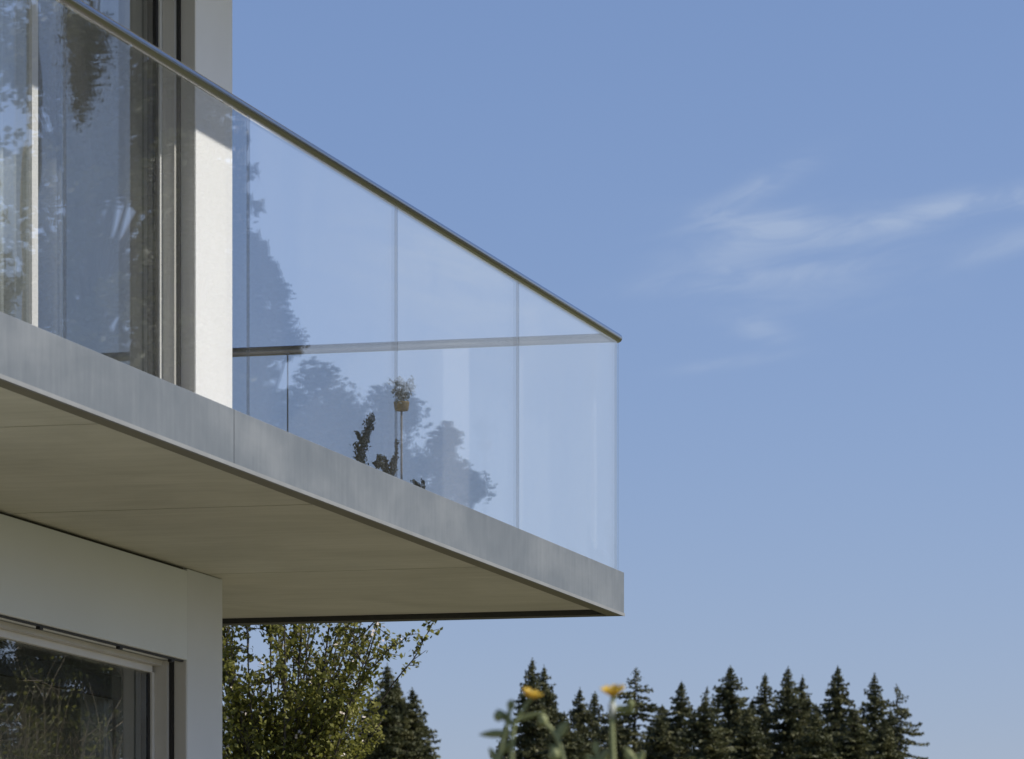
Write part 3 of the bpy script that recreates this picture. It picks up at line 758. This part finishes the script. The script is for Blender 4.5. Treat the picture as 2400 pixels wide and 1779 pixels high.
# ------------------------------------------------------------------ yellow flowers close to the lens
M['petal'] = mat_leaf('yellow_petal', [(.3, (.70, .47, .05)), (.7, (.84, .62, .10))], 60, .35, .45)
M['stalk'] = mat_leaf('green_stalk', [(.3, (.24, .27, .11)), (.7, (.38, .40, .20))], 12, .15)
M['stalk_pale'] = mat_leaf('pale_stalk', [(.3, (.45, .48, .40)), (.7, (.58, .60, .54))], 20, .15)
FD = 6.0
def FP(px, py, dd=0.0): return Vector(((px - 1200) / 11400 * (FD + dd), FD + dd, EYE + (2492 - py) / 11400 * (FD + dd)))
def leaf_blade(a, b, w, bend=.0, n=6):
    """narrow pointed leaf from a to b, folded along the midrib"""
    a = Vector(a); b = Vector(b); d = (b - a); side = d.cross(Vector((0, 1, .3))).normalized(); nrm = side.cross(d).normalized()
    v = []; f = []
    for i in range(n + 1):
        u = i / n; c = a + d * u + nrm * bend * math.sin(math.pi * u); ww = w * (math.sin(math.pi * min(1, u * .92 + .08)) ** .8) * .5 + .0002
        v += [c - side * ww + nrm * ww * .3, c, c + side * ww + nrm * ww * .3]
    for i in range(n): 
        o = 3 * i; f += [(o, o + 1, o + 4, o + 3), (o + 1, o + 2, o + 5, o + 4)]
    return v, f
def petal(centre, axis, ang, length, width, cup):
    ax = Vector(axis).normalized(); u = ax.cross(Vector((.3, 1, .2))).normalized(); w = ax.cross(u)
    out = u * math.cos(ang) + w * math.sin(ang); sd_ = ax.cross(out)
    v = []; f = []; n = 7; m = 5
    for i in range(n + 1):
        s_ = i / n; r = length * s_; hh = cup * length * s_ ** 1.6
        ww = width * math.sin(math.pi * (.12 + .76 * s_)) ** .9 * (.5 + .5 * s_)
        for j in range(m):
            q = (j / (m - 1) - .5); notch = .06 * length * (abs(q) < .2) * (s_ > .9)
            v.append(Vector(centre) + out * (r - abs(q) ** 2 * length * .35 * s_ - notch) + sd_ * ww * q + ax * (hh + abs(q) ** 2 * width * .5))
    for i in range(n):
        for j in range(m - 1): o = i * m + j; f.append((o, o + 1, o + m + 1, o + m))
    return v, f
def flower_plant(label, stem_pts, flower=None, leaves=(), buds=(), pale_top=None, rad=.0027):
    root_p = FP(*stem_pts[0][:2]); root_p.z = gz(root_p.x, root_p.y)
    root = empty('wildflower', tuple(root_p)); tag(root, label, 'wildflower', 'wildflowers in front of the lens')
    mb = MB(); pts = [Vector((0, 0, 0))] + [FP(*p_) - root_p for p_ in stem_pts]
    # smooth through the points
    sm = []
    for i in range(len(pts) - 1):
        p0 = pts[max(i - 1, 0)]; p1 = pts[i]; p2 = pts[i + 1]; p3 = pts[min(i + 2, len(pts) - 1)]
        for k_ in range(6):
            t = k_ / 6; sm.append(.5 * ((2 * p1) + (-p0 + p2) * t + (2 * p0 - 5 * p1 + 4 * p2 - p3) * t * t + (-p0 + 3 * p1 - 3 * p2 + p3) * t ** 3))
    sm.append(pts[-1]); mb.tube(sm, [rad * (1.25 - .45 * i / len(sm)) for i in range(len(sm))], 8)
    link('stem', mb.mesh('stem', True), M['stalk'], root)
    if pale_top:
        mb = MB(); mb.tube([FP(*pale_top[0]) - root_p, FP(*pale_top[1]) - root_p], rad * 1.25, 8); link('stem', mb.mesh('stem', True), M['stalk_pale'], root)
    for (a, b, w) in leaves:
        v, f = leaf_blade(FP(*a) - root_p, FP(*b) - root_p, w, w * .2)
        o = link('leaf', mesh_from(v, f, 'leaf', True), M['stalk'], root)
        md = o.modifiers.new('th', 'SOLIDIFY'); md.thickness = .0006
    for (c, r) in buds:
        cc = FP(*c) - root_p; mb = MB(); mb.tube([cc + Vector((0, 0, r * k_)) for k_ in (-1.1, -.7, 0, .7, 1.2)], [r * .3, r * .8, r, r * .75, r * .15], 8); link('bud', mb.mesh('bud', True), M['stalk'], root)
    if flower:
        (fx, fy), axis, size, cup, np_ = flower
        c = FP(fx, fy) - root_p
        for k_ in range(np_):
            v, f = petal(c, axis, k_ * 2 * math.pi / np_ + .3, size, size * .95, cup)
            o = link('petal', mesh_from(v, f, 'petal', True), M['petal'], root)
            md = o.modifiers.new('th', 'SOLIDIFY'); md.thickness = .0004
        ax = Vector(axis).normalized(); mb = MB()
        mb.tube([c - ax * .004, c - ax * .001, c + ax * .0028], [.0015, .0042, .0022], 10); link('calyx', mb.mesh('calyx', True), M['stalk'], root)
        mb = MB(); mb.tube([c + ax * .0025, c + ax * .0045, c + ax * .006], [.0035, .0032, .001], 10); link('flower_centre', mb.mesh('flower_centre', True), M['petal'], root)
flower_plant('yellow flower tilted to the right, left one of the two in bloom', [(1172, 2100), (1190, 1900), (1199, 1779), (1205, 1700), (1228, 1660), (1241, 1642)],
             ((1243, 1636), (.35, -.25, .95), .0135, .62, 6),
             leaves=[((1200, 1720), (1122, 1722), .010), ((1203, 1700), (1165, 1662), .009), ((1203, 1690), (1280, 1668), .006)], buds=[((1168, 1678), .0062)])
flower_plant('yellow flower facing up on a straight pale stem, right one of the two', [(1452, 2100), (1444, 1900), (1437, 1779), (1434, 1690), (1436, 1638)],
             ((1438, 1632), (-.10, -.30, 1), .0160, .66, 7),
             leaves=[((1436, 1662), (1492, 1668), .010)], buds=[((1478, 1650), .0050)], pale_top=((1433, 1682), (1435, 1648)), rad=.0034)
flower_plant('green stalk without a bloom, bent over to the left between the yellow flowers', [(1352, 2100), (1335, 1900), (1322, 1790), (1303, 1725), (1275, 1692)], None,
             leaves=[((1305, 1730), (1332, 1690), .012), ((1312, 1770), (1288, 1745), .010), ((1275, 1692), (1262, 1676), .010)], buds=[((1300, 1768), .0075), ((1272, 1688), .0065)], rad=.0032)
flower_plant('leaning budding stalk at the far left of the wildflowers', [(1150, 2100), (1160, 1900), (1168, 1790), (1188, 1700), (1197, 1655)], None,
             leaves=[((1168, 1790), (1146, 1752), .009), ((1172, 1765), (1205, 1735), .009)], buds=[((1198, 1652), .0055)], rad=.0032)
flower_plant('short leafy stalk just left of the straight pale stem', [(1395, 2200), (1402, 1950), (1405, 1810), (1398, 1765)], None,
             leaves=[((1403, 1800), (1425, 1755), .012), ((1402, 1805), (1372, 1768), .012), ((1398, 1765), (1394, 1735), .009)], rad=.0026)
flower_plant('short leafy stalk right of the straight pale stem', [(1500, 2200), (1492, 1950), (1486, 1800), (1484, 1770)], None,
             leaves=[((1486, 1800), (1510, 1760), .011), ((1486, 1795), (1464, 1750), .011)], rad=.0032)
